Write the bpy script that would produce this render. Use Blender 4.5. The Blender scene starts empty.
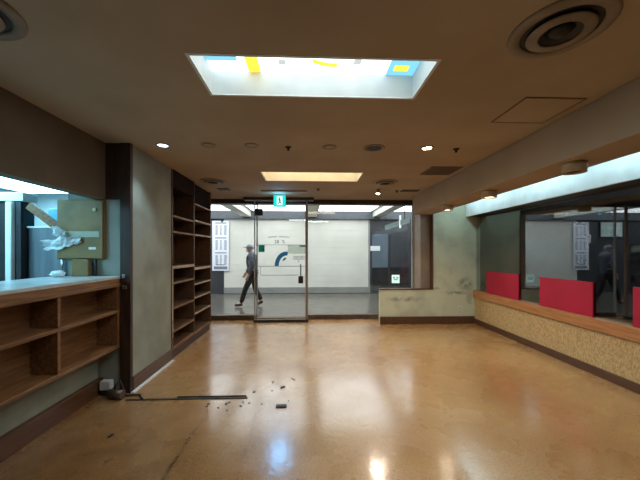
import bpy, bmesh, math, random
from mathutils import Vector, Matrix
random.seed(7)
PI = math.pi
S = bpy.context.scene
COL = S.collection

# ------------------------------------------------------------------ materials
def srgb(r, g, b):
    f = lambda c: (c/255/12.92) if c/255 <= .04045 else ((c/255+.055)/1.055)**2.4
    return (f(r), f(g), f(b), 1)

def mat(name, c, rough=.5, metal=0, c2=None, scale=6, stretch=(1, 1, 1), detail=5, lo=.35, hi=.65, bump=0, bscale=60, coat=0, spec=.5):
    m = bpy.data.materials.new(name); m.use_nodes = True
    n = m.node_tree.nodes; L = m.node_tree.links; b = n['Principled BSDF']
    b.inputs['Base Color'].default_value = (*c[:3], 1)
    b.inputs['Roughness'].default_value = rough; b.inputs['Metallic'].default_value = metal
    b.inputs['Coat Weight'].default_value = coat; b.inputs['Specular IOR Level'].default_value = spec
    tc = n.new('ShaderNodeTexCoord'); mp = n.new('ShaderNodeMapping'); mp.inputs['Scale'].default_value = stretch
    L.new(tc.outputs['Object'], mp.inputs['Vector'])
    if c2:
        t = n.new('ShaderNodeTexNoise'); t.inputs['Scale'].default_value = scale; t.inputs['Detail'].default_value = detail
        r = n.new('ShaderNodeValToRGB')
        r.color_ramp.elements[0].position = lo; r.color_ramp.elements[1].position = hi
        r.color_ramp.elements[0].color = (*c[:3], 1); r.color_ramp.elements[1].color = (*c2[:3], 1)
        L.new(mp.outputs[0], t.inputs['Vector']); L.new(t.outputs['Fac'], r.inputs['Fac']); L.new(r.outputs[0], b.inputs['Base Color'])
    if bump:
        t2 = n.new('ShaderNodeTexNoise'); t2.inputs['Scale'].default_value = bscale; t2.inputs['Detail'].default_value = 4
        bp = n.new('ShaderNodeBump'); bp.inputs['Strength'].default_value = bump; bp.inputs['Distance'].default_value = .01
        L.new(mp.outputs[0], t2.inputs['Vector']); L.new(t2.outputs['Fac'], bp.inputs['Height']); L.new(bp.outputs[0], b.inputs['Normal'])
    return m

def emis(name, c, s, c2=None, scale=3):
    m = bpy.data.materials.new(name); m.use_nodes = True
    n = m.node_tree.nodes; L = m.node_tree.links; n.clear()
    e = n.new('ShaderNodeEmission'); o = n.new('ShaderNodeOutputMaterial')
    e.inputs[0].default_value = (*c[:3], 1); e.inputs[1].default_value = s
    if c2:
        tc = n.new('ShaderNodeTexCoord'); t = n.new('ShaderNodeTexNoise'); t.inputs['Scale'].default_value = scale
        r = n.new('ShaderNodeValToRGB'); r.color_ramp.elements[0].position = .35; r.color_ramp.elements[1].position = .62
        r.color_ramp.elements[0].color = (*c[:3], 1); r.color_ramp.elements[1].color = (*c2[:3], 1)
        L.new(tc.outputs['Object'], t.inputs['Vector']); L.new(t.outputs['Fac'], r.inputs['Fac']); L.new(r.outputs[0], e.inputs[0])
    L.new(e.outputs[0], o.inputs[0]); return m

def glass(name, base, edge, tint=(1, 1, 1), rough=0.0):
    """thin window glazing: transmits straight through and mirrors more at grazing angles"""
    m = bpy.data.materials.new(name); m.use_nodes = True
    n = m.node_tree.nodes; L = m.node_tree.links; n.clear()
    o = n.new('ShaderNodeOutputMaterial'); mx = n.new('ShaderNodeMixShader')
    t = n.new('ShaderNodeBsdfTransparent'); t.inputs[0].default_value = (*tint, 1)
    g = n.new('ShaderNodeBsdfGlossy'); g.inputs['Roughness'].default_value = rough; g.inputs[0].default_value = (.95, .97, 1, 1)
    lw = n.new('ShaderNodeLayerWeight'); lw.inputs[0].default_value = .5
    p = n.new('ShaderNodeMath'); p.operation = 'POWER'; p.inputs[1].default_value = 3.0
    ma = n.new('ShaderNodeMath'); ma.operation = 'MULTIPLY_ADD'; ma.inputs[1].default_value = edge; ma.inputs[2].default_value = base
    L.new(lw.outputs['Facing'], p.inputs[0]); L.new(p.outputs[0], ma.inputs[0]); L.new(ma.outputs[0], mx.inputs[0])
    L.new(t.outputs[0], mx.inputs[1]); L.new(g.outputs[0], mx.inputs[2]); L.new(mx.outputs[0], o.inputs[0])
    return m

def film(name, c, solid=.35):
    """coloured adhesive film on glass: lets tinted light through and scatters a little"""
    m = bpy.data.materials.new(name); m.use_nodes = True
    n = m.node_tree.nodes; L = m.node_tree.links; n.clear()
    o = n.new('ShaderNodeOutputMaterial'); mx = n.new('ShaderNodeMixShader'); mx.inputs[0].default_value = solid
    t = n.new('ShaderNodeBsdfTransparent'); t.inputs[0].default_value = (*c[:3], 1)
    d = n.new('ShaderNodeBsdfDiffuse'); d.inputs[0].default_value = (*c[:3], 1)
    L.new(t.outputs[0], mx.inputs[1]); L.new(d.outputs[0], mx.inputs[2]); L.new(mx.outputs[0], o.inputs[0]); return m

def floor_material():
    m = bpy.data.materials.new('worn_waxed_floor'); m.use_nodes = True
    n = m.node_tree.nodes; L = m.node_tree.links; b = n['Principled BSDF']
    tc = n.new('ShaderNodeTexCoord')
    def noise(scale, detail=4, rough=.55):
        t = n.new('ShaderNodeTexNoise'); t.inputs['Scale'].default_value = scale; t.inputs['Detail'].default_value = detail
        t.inputs['Roughness'].default_value = rough; L.new(tc.outputs['Object'], t.inputs['Vector']); return t
    def ramp(src, p0, p1, c0, c1):
        r = n.new('ShaderNodeValToRGB'); e = r.color_ramp.elements
        e[0].position = p0; e[1].position = p1; e[0].color = c0; e[1].color = c1; L.new(src, r.inputs['Fac']); return r
    def mix(f, a, bb, mode='MIX'):
        x = n.new('ShaderNodeMixRGB'); x.blend_type = mode
        for s, v in ((0, f), (1, a), (2, bb)):
            if hasattr(v, 'is_output') or hasattr(v, 'links'): L.new(v, x.inputs[s])
            else: x.inputs[s].default_value = v
        return x.outputs[0]
    A = srgb(172, 128, 80); B = srgb(194, 154, 102)
    base = ramp(noise(1.1, 5).outputs['Fac'], .36, .64, A, B).outputs[0]
    speck = ramp(noise(70, 3).outputs['Fac'], .38, .55, srgb(196, 170, 140), (1, 1, 1, 1)).outputs[0]
    base = mix(.6, base, speck, 'MULTIPLY')
    # dirt trodden into the boards in front of the counter
    sx = n.new('ShaderNodeSeparateXYZ'); L.new(tc.outputs['Object'], sx.inputs[0])
    mr = n.new('ShaderNodeMapRange'); mr.inputs[1].default_value = .7; mr.inputs[2].default_value = -1.6; L.new(sx.outputs[0], mr.inputs[0])
    mry = n.new('ShaderNodeMapRange'); mry.inputs[1].default_value = 4.0; mry.inputs[2].default_value = 2.4; L.new(sx.outputs[1], mry.inputs[0])
    d = ramp(noise(1.7, 7, .65).outputs['Fac'], .36, .62, (0, 0, 0, 1), (1, 1, 1, 1)).outputs[0]
    k = n.new('ShaderNodeMath'); k.operation = 'MULTIPLY'; L.new(mr.outputs[0], k.inputs[0]); L.new(mry.outputs[0], k.inputs[1])
    k2 = n.new('ShaderNodeMath'); k2.operation = 'MULTIPLY_ADD'; k2.inputs[1].default_value = .5; L.new(d, k2.inputs[0]); k2.inputs[2].default_value = .4
    k3 = n.new('ShaderNodeMath'); k3.operation = 'MULTIPLY'; L.new(k.outputs[0], k3.inputs[0]); L.new(k2.outputs[0], k3.inputs[1])
    base = mix(k3.outputs[0], base, srgb(84, 53, 27))
    scuff = ramp(noise(7, 9, .75).outputs['Fac'], .62, .72, (0, 0, 0, 1), (1, 1, 1, 1)).outputs[0]
    k4 = n.new('ShaderNodeMath'); k4.operation = 'MULTIPLY'; L.new(scuff, k4.inputs[0]); L.new(mr.outputs[0], k4.inputs[1])
    base = mix(k4.outputs[0], base, srgb(70, 50, 34))
    # open seams between the floor sheets, filled with dirt
    seam_noise = ramp(noise(6, 6, .7).outputs['Fac'], .42, .58, (0, 0, 0, 1), (1, 1, 1, 1)).outputs[0]
    my = n.new('ShaderNodeMapRange'); my.inputs[1].default_value = 3.0; my.inputs[2].default_value = 2.5; L.new(sx.outputs[1], my.inputs[0])
    wob = n.new('ShaderNodeMath'); wob.operation = 'MULTIPLY_ADD'; wob.inputs[1].default_value = .06; L.new(noise(3, 3).outputs['Fac'], wob.inputs[0]); L.new(sx.outputs[0], wob.inputs[2])
    for x0, k in ((-.43, .75), (-.89, .8), (-1.35, .6)):
        a = n.new('ShaderNodeMath'); a.operation = 'SUBTRACT'; a.inputs[1].default_value = x0; L.new(wob.outputs[0], a.inputs[0])
        ab = n.new('ShaderNodeMath'); ab.operation = 'ABSOLUTE'; L.new(a.outputs[0], ab.inputs[0])
        mm = n.new('ShaderNodeMapRange'); mm.inputs[1].default_value = .003; mm.inputs[2].default_value = .022; mm.inputs[3].default_value = k; mm.inputs[4].default_value = 0; L.new(ab.outputs[0], mm.inputs[0])
        q = n.new('ShaderNodeMath'); q.operation = 'MULTIPLY'; L.new(mm.outputs[0], q.inputs[0]); L.new(seam_noise, q.inputs[1])
        q2 = n.new('ShaderNodeMath'); q2.operation = 'MULTIPLY'; L.new(q.outputs[0], q2.inputs[0]); L.new(my.outputs[0], q2.inputs[1])
        base = mix(q2.outputs[0], base, srgb(52, 38, 26))
    L.new(base, b.inputs['Base Color'])
    rr = ramp(noise(2.3, 5).outputs['Fac'], .35, .68, (.2, .2, .2, 1), (.36, .36, .36, 1))
    L.new(rr.outputs[0], b.inputs['Roughness'])
    b.inputs['Specular IOR Level'].default_value = .6
    b.inputs['Coat Weight'].default_value = .6; b.inputs['Coat Roughness'].default_value = .075
    bp = n.new('ShaderNodeBump'); bp.inputs['Strength'].default_value = .12; bp.inputs['Distance'].default_value = .01
    L.new(noise(26, 4).outputs['Fac'], bp.inputs['Height']); L.new(bp.outputs[0], b.inputs['Normal']); L.new(bp.outputs[0], b.inputs['Coat Normal'])
    return m

WH = (1, 1, 1)
M = dict(
    floor=floor_material(),
    ceiling=mat('ceiling_paint', srgb(178, 157, 130), .8, c2=srgb(166, 144, 116), scale=1.2, bump=.05, bscale=90),
    plaster=mat('green_grey_plaster', srgb(150, 154, 142), .75, c2=srgb(122, 124, 110), scale=2.2, detail=8, lo=.4, hi=.72, bump=.12, bscale=50),
    plaster_back=mat('green_plaster_cove_lit', srgb(204, 208, 182), .75, c2=srgb(172, 174, 152), scale=2.4, detail=8, lo=.46, hi=.74, bump=.08, bscale=60),  # lighter plaster copy, cove light on the end wall put into the colour
    upper=mat('brown_grey_plaster', srgb(112, 98, 80), .8, c2=srgb(96, 83, 66), scale=2, bump=.08),
    darkwood=mat('dark_brown_wood', srgb(68, 42, 27), .55, c2=srgb(48, 29, 18), scale=5, stretch=(6, 6, .7), bump=.05),
    base=mat('red_brown_skirting', srgb(98, 66, 45), .45, c2=srgb(78, 51, 35), scale=5, stretch=(6, .7, 6)),
    wood=mat('counter_wood', srgb(140, 97, 58), .5, c2=srgb(104, 69, 41), scale=6, stretch=(7, .6, 7), bump=.05),
    case=mat('bookcase_wood', srgb(104, 77, 56), .5, c2=srgb(82, 59, 42), scale=5, stretch=(6, .8, 6), bump=.04),
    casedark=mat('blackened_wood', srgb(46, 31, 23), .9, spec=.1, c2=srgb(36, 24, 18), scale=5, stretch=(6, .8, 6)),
    edge=mat('pale_shelf_edge', srgb(196, 176, 152), .5, c2=srgb(160, 136, 112), scale=8),
    rail=mat('orange_wood_rail', srgb(192, 134, 86), .35, c2=srgb(166, 110, 66), scale=5, stretch=(8, .6, 8), coat=.2),
    cork=mat('golden_mottled_board', srgb(212, 186, 138), .6, c2=srgb(172, 140, 94), scale=42, stretch=(1, 1.6, .8), detail=10, lo=.36, hi=.66, bump=.12, bscale=60),
    ctop=mat('grey_white_laminate', srgb(196, 204, 204), .3, c2=srgb(170, 176, 174), scale=7, detail=8, coat=.2),
    black=mat('black_plastic', srgb(24, 24, 26), .5, c2=srgb(32, 31, 32), scale=20),
    dark=mat('dark_wall_paint', srgb(62, 65, 70), .55, c2=srgb(52, 55, 60), scale=2),
    dgreyp=mat('slate_bulkhead', srgb(92, 98, 104), .6, c2=srgb(82, 88, 94), scale=3),
    framep=mat('grey_painted_frame', srgb(168, 168, 162), .45, c2=srgb(150, 150, 146), scale=9),
    bulk=mat('grey_bulkhead', srgb(150, 152, 148), .4, c2=srgb(138, 140, 138), scale=3),
    dgrey=mat('dark_grey_metal', srgb(70, 70, 72), .4, .6, c2=srgb(56, 56, 58), scale=9),
    metal=mat('brushed_aluminium', srgb(176, 178, 178), .3, .9, c2=srgb(150, 152, 152), scale=9, stretch=(1, 1, .1)),
    bronze=mat('bronze_frame', srgb(112, 98, 86), .4, .6, c2=srgb(96, 82, 72), scale=9),
    header=mat('brown_header_metal', srgb(70, 52, 42), .45, .2, c2=srgb(58, 43, 35), scale=5),
    pillar=mat('taupe_pillar_panel', srgb(150, 132, 114), .6, c2=srgb(134, 116, 100), scale=3),
    pillar2=mat('umber_jamb_panel', srgb(92, 74, 58), .6, c2=srgb(80, 62, 48), scale=3),
    steel=mat('stainless_steel', srgb(140, 146, 152), .35, .8, c2=srgb(116, 122, 130), scale=3, stretch=(4, 4, .4)),
    white=mat('white_paint', srgb(226, 228, 226), .5, c2=srgb(212, 214, 212), scale=5),
    shutter=mat('off_white_shutter', srgb(226, 226, 216), .5, c2=srgb(216, 216, 206), scale=1.5),
    cfloor=mat('grey_polished_tile', srgb(98, 94, 88), .2, c2=srgb(86, 82, 76), scale=3),
    kfloor=mat('kitchen_tile', srgb(90, 88, 84), .5, c2=srgb(76, 74, 70), scale=3),
    vent=mat('vent_beige_enamel', srgb(150, 132, 112), .5, c2=srgb(128, 112, 94), scale=6),
    ventdark=mat('dark_grey_and_vent_shade', srgb(52, 46, 42), .6, c2=srgb(40, 36, 32), scale=6),  # plain dark grey; on vent throats it stands in for shade
    grille=mat('brown_grille', srgb(112, 90, 70), .6, c2=srgb(98, 78, 60), scale=12, stretch=(1, 8, 1)),
    red=mat('red_upholstery', srgb(184, 10, 58), .5, c2=srgb(170, 8, 50), scale=3, bump=.05, bscale=120),
    boxm=mat('olive_metal_box', srgb(140, 112, 68), .5, .1, c2=srgb(114, 90, 52), scale=4, detail=8),
    plastic=mat('white_plastic_film', srgb(226, 232, 232), .35, c2=srgb(196, 204, 206), scale=14, bump=.4, bscale=30),
    tape=mat('clear_grey_tape', srgb(176, 180, 160), .35, c2=srgb(160, 162, 140), scale=14),
    ink=mat('grey_print', srgb(112, 122, 138), .6, c2=srgb(134, 142, 156), scale=40),
    inkdark=mat('dark_print', srgb(52, 56, 60), .6, c2=srgb(64, 68, 72), scale=40),
    teal=film('teal_film', (.06, .45, .4)),
    blue=film('blue_film', (.14, .42, .66)),
    film=film('frosted_grey_film', (.8, .85, .82), .12),
    bluepatch=mat('cyan_light_patch', srgb(96, 190, 220), .5, c2=srgb(150, 214, 232), scale=6),
    paper=mat('printed_sheet', srgb(240, 244, 254), .5, c2=srgb(232, 238, 250), scale=6),
    jacket=mat('grey_blue_jacket', srgb(84, 94, 112), .8, c2=srgb(66, 76, 92), scale=12, bump=.2, bscale=40),
    trousers=mat('black_trousers', srgb(34, 32, 36), .8, c2=srgb(26, 24, 28), scale=12),
    shoe=mat('dark_red_shoe', srgb(74, 36, 36), .6, c2=srgb(58, 28, 28), scale=12),
    skin=mat('skin', srgb(206, 160, 132), .55, c2=srgb(196, 148, 120), scale=12),
    cap=mat('grey_cap', srgb(138, 142, 148), .8, c2=srgb(120, 124, 130), scale=12),
    mask=mat('white_mask', srgb(226, 230, 236), .7, c2=srgb(216, 220, 228), scale=12),
    eye=mat('dark_eye', srgb(30, 24, 22), .3, c2=srgb(34, 28, 26), scale=12),
    greendoor=mat('blue_grey_door', srgb(98, 112, 124), .5, c2=srgb(88, 102, 114), scale=3),
    shopglass=glass('shopfront_glass', .04, .5, (.97, .985, .98)),
    winglass=glass('tinted_window_glass', .10, .55, (.9, .93, .93)),
    plaque=mat('brass_bowl', srgb(196, 172, 134), .35, .15, c2=srgb(166, 140, 104), scale=9),
)
E_ = dict(
    sky=emis('lit_white_panel', (.72, .92, 1), 2.9, (.9, 1, 1), 4),
    skyY=emis('lit_yellow_glass', (1, .72, .06), 1.6), skyB=emis('lit_blue_glass', (.22, .62, .9), 1.3), skyG=emis('lit_grey_glass', (.75, .82, .8), .9),
    amber=emis('lit_amber_panel', (1, .66, .30), 3.2, (1, .76, .44), 3),
    tube=emis('cove_tube', (.55, .88, 1), 30.0),
    corr=emis('corridor_ceiling_panel', (.92, .97, 1), 4.0),
    kit=emis('kitchen_tube_panel', (.3, .74, 1), 12.0),
    warm=emis('warm_lamp', (1, .8, .52), 30.0), cool=emis('cool_lamp', (.55, .8, 1), 10.0), small=emis('small_lamp', (1, .86, .7), 10.0),
    exitg=emis('exit_green', (.012, .66, .56), 1.25), exitw=emis('exit_white', (.75, 1, .96), 1.25), exitd=emis('exit_figure', (.0, .16, .1), .3),
    pic=emis('lit_picture', (.45, .75, .68), 1.1, (.8, .95, .9), 7), stick=emis('sticker_white_glow', (.8, 1, .92), 1.0), stickg=emis('sticker_green_glow', (.1, .75, .45), .7),
    stickw=mat('white_sticker', srgb(235, 238, 238), .5, c2=srgb(226, 230, 230), scale=9),
    bar=emis('lit_glass_bar', (.38, .55, .55), .45, (.5, .66, .66), 5), barw=emis('lit_white_tube', (.9, 1, 1), 1.1), reddot=emis('red_lamp', (1, .05, .08), 1.0),
    cwhite=emis('white_pinpoint', (1, 1, 1), 4),
)
M.update(E_)

# ------------------------------------------------------------------ mesh helper
class MB:
    def __init__(s): s.bm = bmesh.new(); s.mi = 0; s.mats = []
    def use(s, m):
        if m not in s.mats: s.mats.append(m)
        s.mi = s.mats.index(m); return s
    def _tag(s, faces):
        for f in faces: f.material_index = s.mi
    def box(s, x0, x1, y0, y1, z0, z1, rot=None, piv=None):
        r = bmesh.ops.create_cube(s.bm, size=1)
        vs = r['verts']
        for v in vs: v.co = Vector(((x0+x1)/2+v.co.x*(x1-x0), (y0+y1)/2+v.co.y*(y1-y0), (z0+z1)/2+v.co.z*(z1-z0)))
        if rot:
            p = Vector(piv) if piv else Vector(((x0+x1)/2, (y0+y1)/2, (z0+z1)/2))
            bmesh.ops.rotate(s.bm, cent=p, matrix=rot, verts=vs)
        s._tag({f for v in vs for f in v.link_faces}); return s
    def lathe(s, prof, c=(0, 0, 0), n=32, smooth=True):
        """profile of (radius, z) pairs turned about the vertical axis"""
        rings = []
        for r, z in prof:
            if r < 1e-6: rings.append([s.bm.verts.new((c[0], c[1], c[2]+z))])
            else: rings.append([s.bm.verts.new((c[0]+r*math.cos(2*PI*i/n), c[1]+r*math.sin(2*PI*i/n), c[2]+z)) for i in range(n)])
        for a, b in zip(rings, rings[1:]):
            for i in range(n):
                j = (i+1) % n
                if len(a) == 1 and len(b) == 1: continue
                if len(a) == 1: f = s.bm.faces.new((a[0], b[j], b[i]))
                elif len(b) == 1: f = s.bm.faces.new((a[i], a[j], b[0]))
                else: f = s.bm.faces.new((a[i], a[j], b[j], b[i]))
                f.smooth = smooth; f.material_index = s.mi
        return s
    def tube(s, pts, r, n=10):
        pts = [Vector(p) for p in pts]; rings = []
        for i, p in enumerate(pts):
            d = (pts[min(i+1, len(pts)-1)]-pts[max(i-1, 0)]).normalized()
            u = d.cross(Vector((0, 0, 1)) if abs(d.z) < .9 else Vector((1, 0, 0))).normalized(); w = d.cross(u)
            rings.append([s.bm.verts.new(p+r*(u*math.cos(2*PI*k/n)+w*math.sin(2*PI*k/n))) for k in range(n)])
        for a, b in zip(rings, rings[1:]):
            for k in range(n):
                f = s.bm.faces.new((a[k], a[(k+1) % n], b[(k+1) % n], b[k])); f.smooth = True; f.material_index = s.mi
        for e in (rings[0][::-1], rings[-1]): s.bm.faces.new(e).material_index = s.mi
        return s
    def prism(s, pts, axis, a, b):
        """closed 2-D outline extruded along an axis from a to b"""
        def P(p, t): return {'x': (t, p[0], p[1]), 'y': (p[0], t, p[1]), 'z': (p[0], p[1], t)}[axis]
        A = [s.bm.verts.new(P(p, a)) for p in pts]; B = [s.bm.verts.new(P(p, b)) for p in pts]
        n = len(pts); fs = [s.bm.faces.new(A), s.bm.faces.new(B[::-1])]
        for i in range(n): fs.append(s.bm.faces.new((A[i], B[i], B[(i+1) % n], A[(i+1) % n])))
        s._tag(fs); return s
    def ball(s, c, rx, ry, rz, u=14, v=9, noise=0):
        r = bmesh.ops.create_uvsphere(s.bm, u_segments=u, v_segments=v, radius=1)
        for w in r['verts']:
            k = 1+(random.random()-.5)*noise
            w.co = Vector((c[0]+w.co.x*rx*k, c[1]+w.co.y*ry*k, c[2]+w.co.z*rz*k))
        for f in {f for w in r['verts'] for f in w.link_faces}: f.smooth = noise == 0; f.material_index = s.mi
        return s
    def build(s, name, m=None, parent=None, bevel=0):
        if m is not None: s.mats = [m]
        bmesh.ops.recalc_face_normals(s.bm, faces=s.bm.faces)
        me = bpy.data.meshes.new(name)
        if parent is not None:
            off = world_loc(parent)
            bmesh.ops.translate(s.bm, vec=-off, verts=s.bm.verts)
        s.bm.to_mesh(me); s.bm.free()
        for x in s.mats: me.materials.append(x)
        o = bpy.data.objects.new(name, me); COL.objects.link(o)
        if parent is not None: o.parent = parent
        if bevel:
            b = o.modifiers.new('edge', 'BEVEL'); b.width = bevel; b.segments = 2; b.limit_method = 'ANGLE'
        return o

def world_loc(o):
    v = Vector(o.location)
    while o.parent is not None: o = o.parent; v = v+Vector(o.location)
    return v
def B(*a, **k): return MB().box(*a, **k)
def thing(name, label, cat, loc, group=None):
    o = bpy.data.objects.new(name, None); COL.objects.link(o); o.location = loc; o.empty_display_size = .1
    o['label'] = label; o['category'] = cat; o['kind'] = 'thing'
    if group: o['group'] = group
    return o
def tag(o, label, cat, group=None):
    o['label'] = label; o['category'] = cat; o['kind'] = 'thing'
    if group: o['group'] = group
    return o
def struct(name, mb, m=None, parent=None, bevel=0):
    o = mb.build(name, m, parent, bevel)
    if parent is None: o['kind'] = 'structure'
    return o
def dup(root, loc, label, group=None):
    r = root.copy(); COL.objects.link(r); r.location = loc; r['label'] = label
    if group: r['group'] = group
    for ch in list(root.children):
        c = ch.copy(); COL.objects.link(c); c.parent = r
        for g in list(ch.children):
            d = g.copy(); COL.objects.link(d); d.parent = c
    return r
def lamp(name, kind, loc, energy, color, size=.05, aim=None, spot=None, blend=.5, parent=None):
    l = bpy.data.lights.new(name, kind); l.energy = energy; l.color = color
    if kind == 'SPOT': l.spot_size = spot; l.spot_blend = blend; l.shadow_soft_size = size
    elif kind == 'AREA': l.shape = 'RECTANGLE'; l.size, l.size_y = size
    else: l.shadow_soft_size = size
    o = bpy.data.objects.new(name, l); COL.objects.link(o); o.location = loc
    if aim: o.rotation_euler = (Vector(aim)-Vector(loc)).to_track_quat('-Z', 'Y').to_euler()
    return o

CE = 2.57            # ceiling height
# ------------------------------------------------------------------ setting: room shell
struct('floor', B(-2.15, 3.5, -1.5, 6.86, -.1, 0), M['floor'])
# ceiling with two rectangular openings for the light boxes
WELLS = [(-.675, .757, 1.79, 2.225), (-.65, .765, 4.36, 4.88)]
cm = MB()
for y0, y1, holes in ((-1.5, 1.77, None), (1.77, 2.245, WELLS[0]), (2.245, 4.34, None), (4.34, 4.90, WELLS[1]), (4.90, 6.80, None)):
    if holes is None: cm.box(-2.3, 3.5, y0, y1, CE, CE+.04)
    else: cm.box(-2.3, holes[0]-.02, y0, y1, CE, CE+.04); cm.box(holes[1]+.02, 3.5, y0, y1, CE, CE+.04)
struct('ceiling', cm, M['ceiling'])
struct('beam_right', B(2.115, 2.5, -1.5, 6.2, 2.21, CE), M['ceiling'], bevel=.006)
# left side
struct('wall_left_upper', B(-2.2, -2.08, -1.5, 3.28, 1.99, CE), M['upper'])
struct('wall_left_lower', B(-2.25, -2.155, .42, 3.28, 0, 1.17), M['plaster'])
struct('wall_left_near', B(-2.2, -2.08, -1.5, .42, 0, 1.99), M['plaster'])
struct('wall_left_panel', B(-2.14, -1.83, 3.28, 4.22, 0, CE), M['plaster'])
struct('wall_left_stub', B(-2.46, -2.14, 3.28, 3.4, 0, 2.3), M['plaster'])
struct('wall_left', B(-2.2, -2.14, 3.4, 6.86, 0, CE), M['darkwood'])
post = struct('trim_1', MB().box(-1.925, -1.822, 3.255, 3.28, 0, CE).box(-1.83, -1.822, 3.28, 3.3, 0, CE), M['darkwood'])
B(-1.9, -1.855, 3.24, 3.255, 1.07, 1.105).build('latch_plate', M['metal'], post, .003); B(-1.9, -1.87, 3.24, 3.255, 1.18, 1.22).build('latch_plate', M['metal'], post, .003)
struct('trim_shade_dark', B(-2.08, -1.925, 3.268, 3.28, 1.99, CE), M['darkwood'])  # dark board; the end face's lack of light put into its colour
struct('baseboard_left', B(-2.155, -2.11, .42, 3.28, 0, .16), M['base'], bevel=.004)
struct('baseboard_left_panel', B(-1.83, -1.815, 3.3, 4.22, 0, .15), M['base'], bevel=.003)
# right side
struct('wall_right', B(3.39, 3.5, -1.5, 6.2, 0, .53), M['cork'])
struct('trim_3', B(3.35, 3.52, -1.5, 6.18, .53, .668), M['rail'], bevel=.008)
struct('baseboard_right', B(3.37, 3.39, -1.5, 6.18, 0, .1), M['base'], bevel=.003)
struct('trim_4', B(3.2, 3.24, -1.5, 6.18, 2.165, CE), M['white'])           # cove fascia over the window
struct('trim_added_dark', B(2.5, 2.515, -1.5, 6.18, 2.21, CE), M['darkwood'])  # added dark board, darkens the beam's back as the window mirrors it
struct('trim_5', B(3.24, 3.5, -1.5, 6.18, 2.165, 2.2), M['header'])
w1 = struct('window_1', B(3.425, 3.433, -1.5, 6.18, .668, 2.165), M['winglass'])
# back
def stained_wall():
    m = M['plaster_back']; n = m.node_tree.nodes; L = m.node_tree.links; b = n['Principled BSDF']
    old = b.inputs['Base Color'].links[0].from_socket
    tc = n.new('ShaderNodeTexCoord'); last = old
    for (x, z, rx, rz, k) in ((3.2, .80, .22, .16, .55), (2.98, .62, .34, .05, .6), (1.95, .5, .45, .07, .5), (3.3, .5, .12, .18, .35), (2.6, .72, .2, .04, .4)):
        mp = n.new('ShaderNodeMapping'); mp.vector_type = 'TEXTURE'; mp.inputs['Location'].default_value = (x, 6.18, z); mp.inputs['Scale'].default_value = (rx, 1, rz)
        g = n.new('ShaderNodeTexGradient'); g.gradient_type = 'SPHERICAL'
        nz = n.new('ShaderNodeTexNoise'); nz.inputs['Scale'].default_value = 9; nz.inputs['Detail'].default_value = 7
        rp = n.new('ShaderNodeValToRGB'); rp.color_ramp.elements[0].position = .38; rp.color_ramp.elements[1].position = .6
        mu = n.new('ShaderNodeMath'); mu.operation = 'MULTIPLY'; m2 = n.new('ShaderNodeMath'); m2.operation = 'MULTIPLY'; m2.inputs[1].default_value = k*2; m2.use_clamp = True
        mx = n.new('ShaderNodeMixRGB'); mx.inputs[2].default_value = srgb(92, 94, 84)
        L.new(tc.outputs['Object'], mp.inputs[0]); L.new(mp.outputs[0], g.inputs[0]); L.new(tc.outputs['Object'], nz.inputs['Vector']); L.new(nz.outputs['Fac'], rp.inputs[0])
        L.new(g.outputs['Fac'], mu.inputs[0]); L.new(rp.outputs[0], mu.inputs[1]); L.new(mu.outputs[0], m2.inputs[0]); L.new(m2.outputs[0], mx.inputs[0])
        L.new(last, mx.inputs[1]); last = mx.outputs[0]
    L.new(last, b.inputs['Base Color'])
stained_wall()
t = thing('wall_outlet', 'small white round wall outlet low on the stained end wall', 'outlet', (3.08, 6.18, .31))
B(3.045, 3.115, 6.17, 6.179, .28, .35).build('cover_plate', M['white'], t, .004)
for x in (3.068, 3.092): B(x-.004, x+.004, 6.167, 6.17, .305, .325).build('socket_slot', M['black'], t)
lw = MB().prism([(1.45, 0), (3.5, 0), (3.5, CE), (2.53, CE), (2.53, .69), (1.45, .69)], 'y', 6.18, 6.3)
struct('wall_back', lw, M['plaster_back'])
struct('trim_6', MB().box(1.44, 2.53, 6.165, 6.31, .69, .712).box(2.515, 2.53, 6.165, 6.31, .712, 2.21), M['base'], bevel=.003)
struct('baseboard_back', B(1.44, 3.37, 6.15, 6.18, 0, .15), M['base'], bevel=.004)
struct('pillar_back', MB().use(M['pillar']).box(2.315, 3.5, 6.305, 6.8, 0, CE))
struct('wall_near', B(-2.3, 3.5, -1.6, -1.5, 0, CE), M['upper'])
struct('lintel_back', MB().box(-2.14, 2.3, 6.62, 6.84, 2.475, CE).box(-1.32, .12, 6.36, 6.62, 2.515, CE), M['header'], bevel=.004)

# shopfront glazing
def pane(name, x0, x1, y, z0, z1, frame):
    g = struct(name, B(x0+.02, x1-.02, y-.005, y+.005, z0+.1, z1), M['shopglass'])
    for xe in (x0, x1-.025): B(xe, xe+.025, y-.025, y+.025, z0, z1).build('frame', M[frame], g, .003)
    B(x0+.03, x1-.03, y-.05, y+.05, z0, z0+.1).build('sill', M['bronze'], g, .006)
    return g
pane('window_2', -2.14, -1.08, 6.72, 0, 2.475, 'framep')
w3 = pane('window_3', -.06, 2.3, 6.72, 0, 2.475, 'framep')
# sticker on the right pane; emission stands in for light on it
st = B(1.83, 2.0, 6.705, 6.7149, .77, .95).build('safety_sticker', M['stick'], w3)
for a in ((1.855, 1.9, .87, .905), (1.93, 1.975, .87, .905), (1.87, 1.96, .835, .86)): B(a[0], a[1], 6.702, 6.705, a[2], a[3]).build('pictogram', M['stickg'], st)

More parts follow.
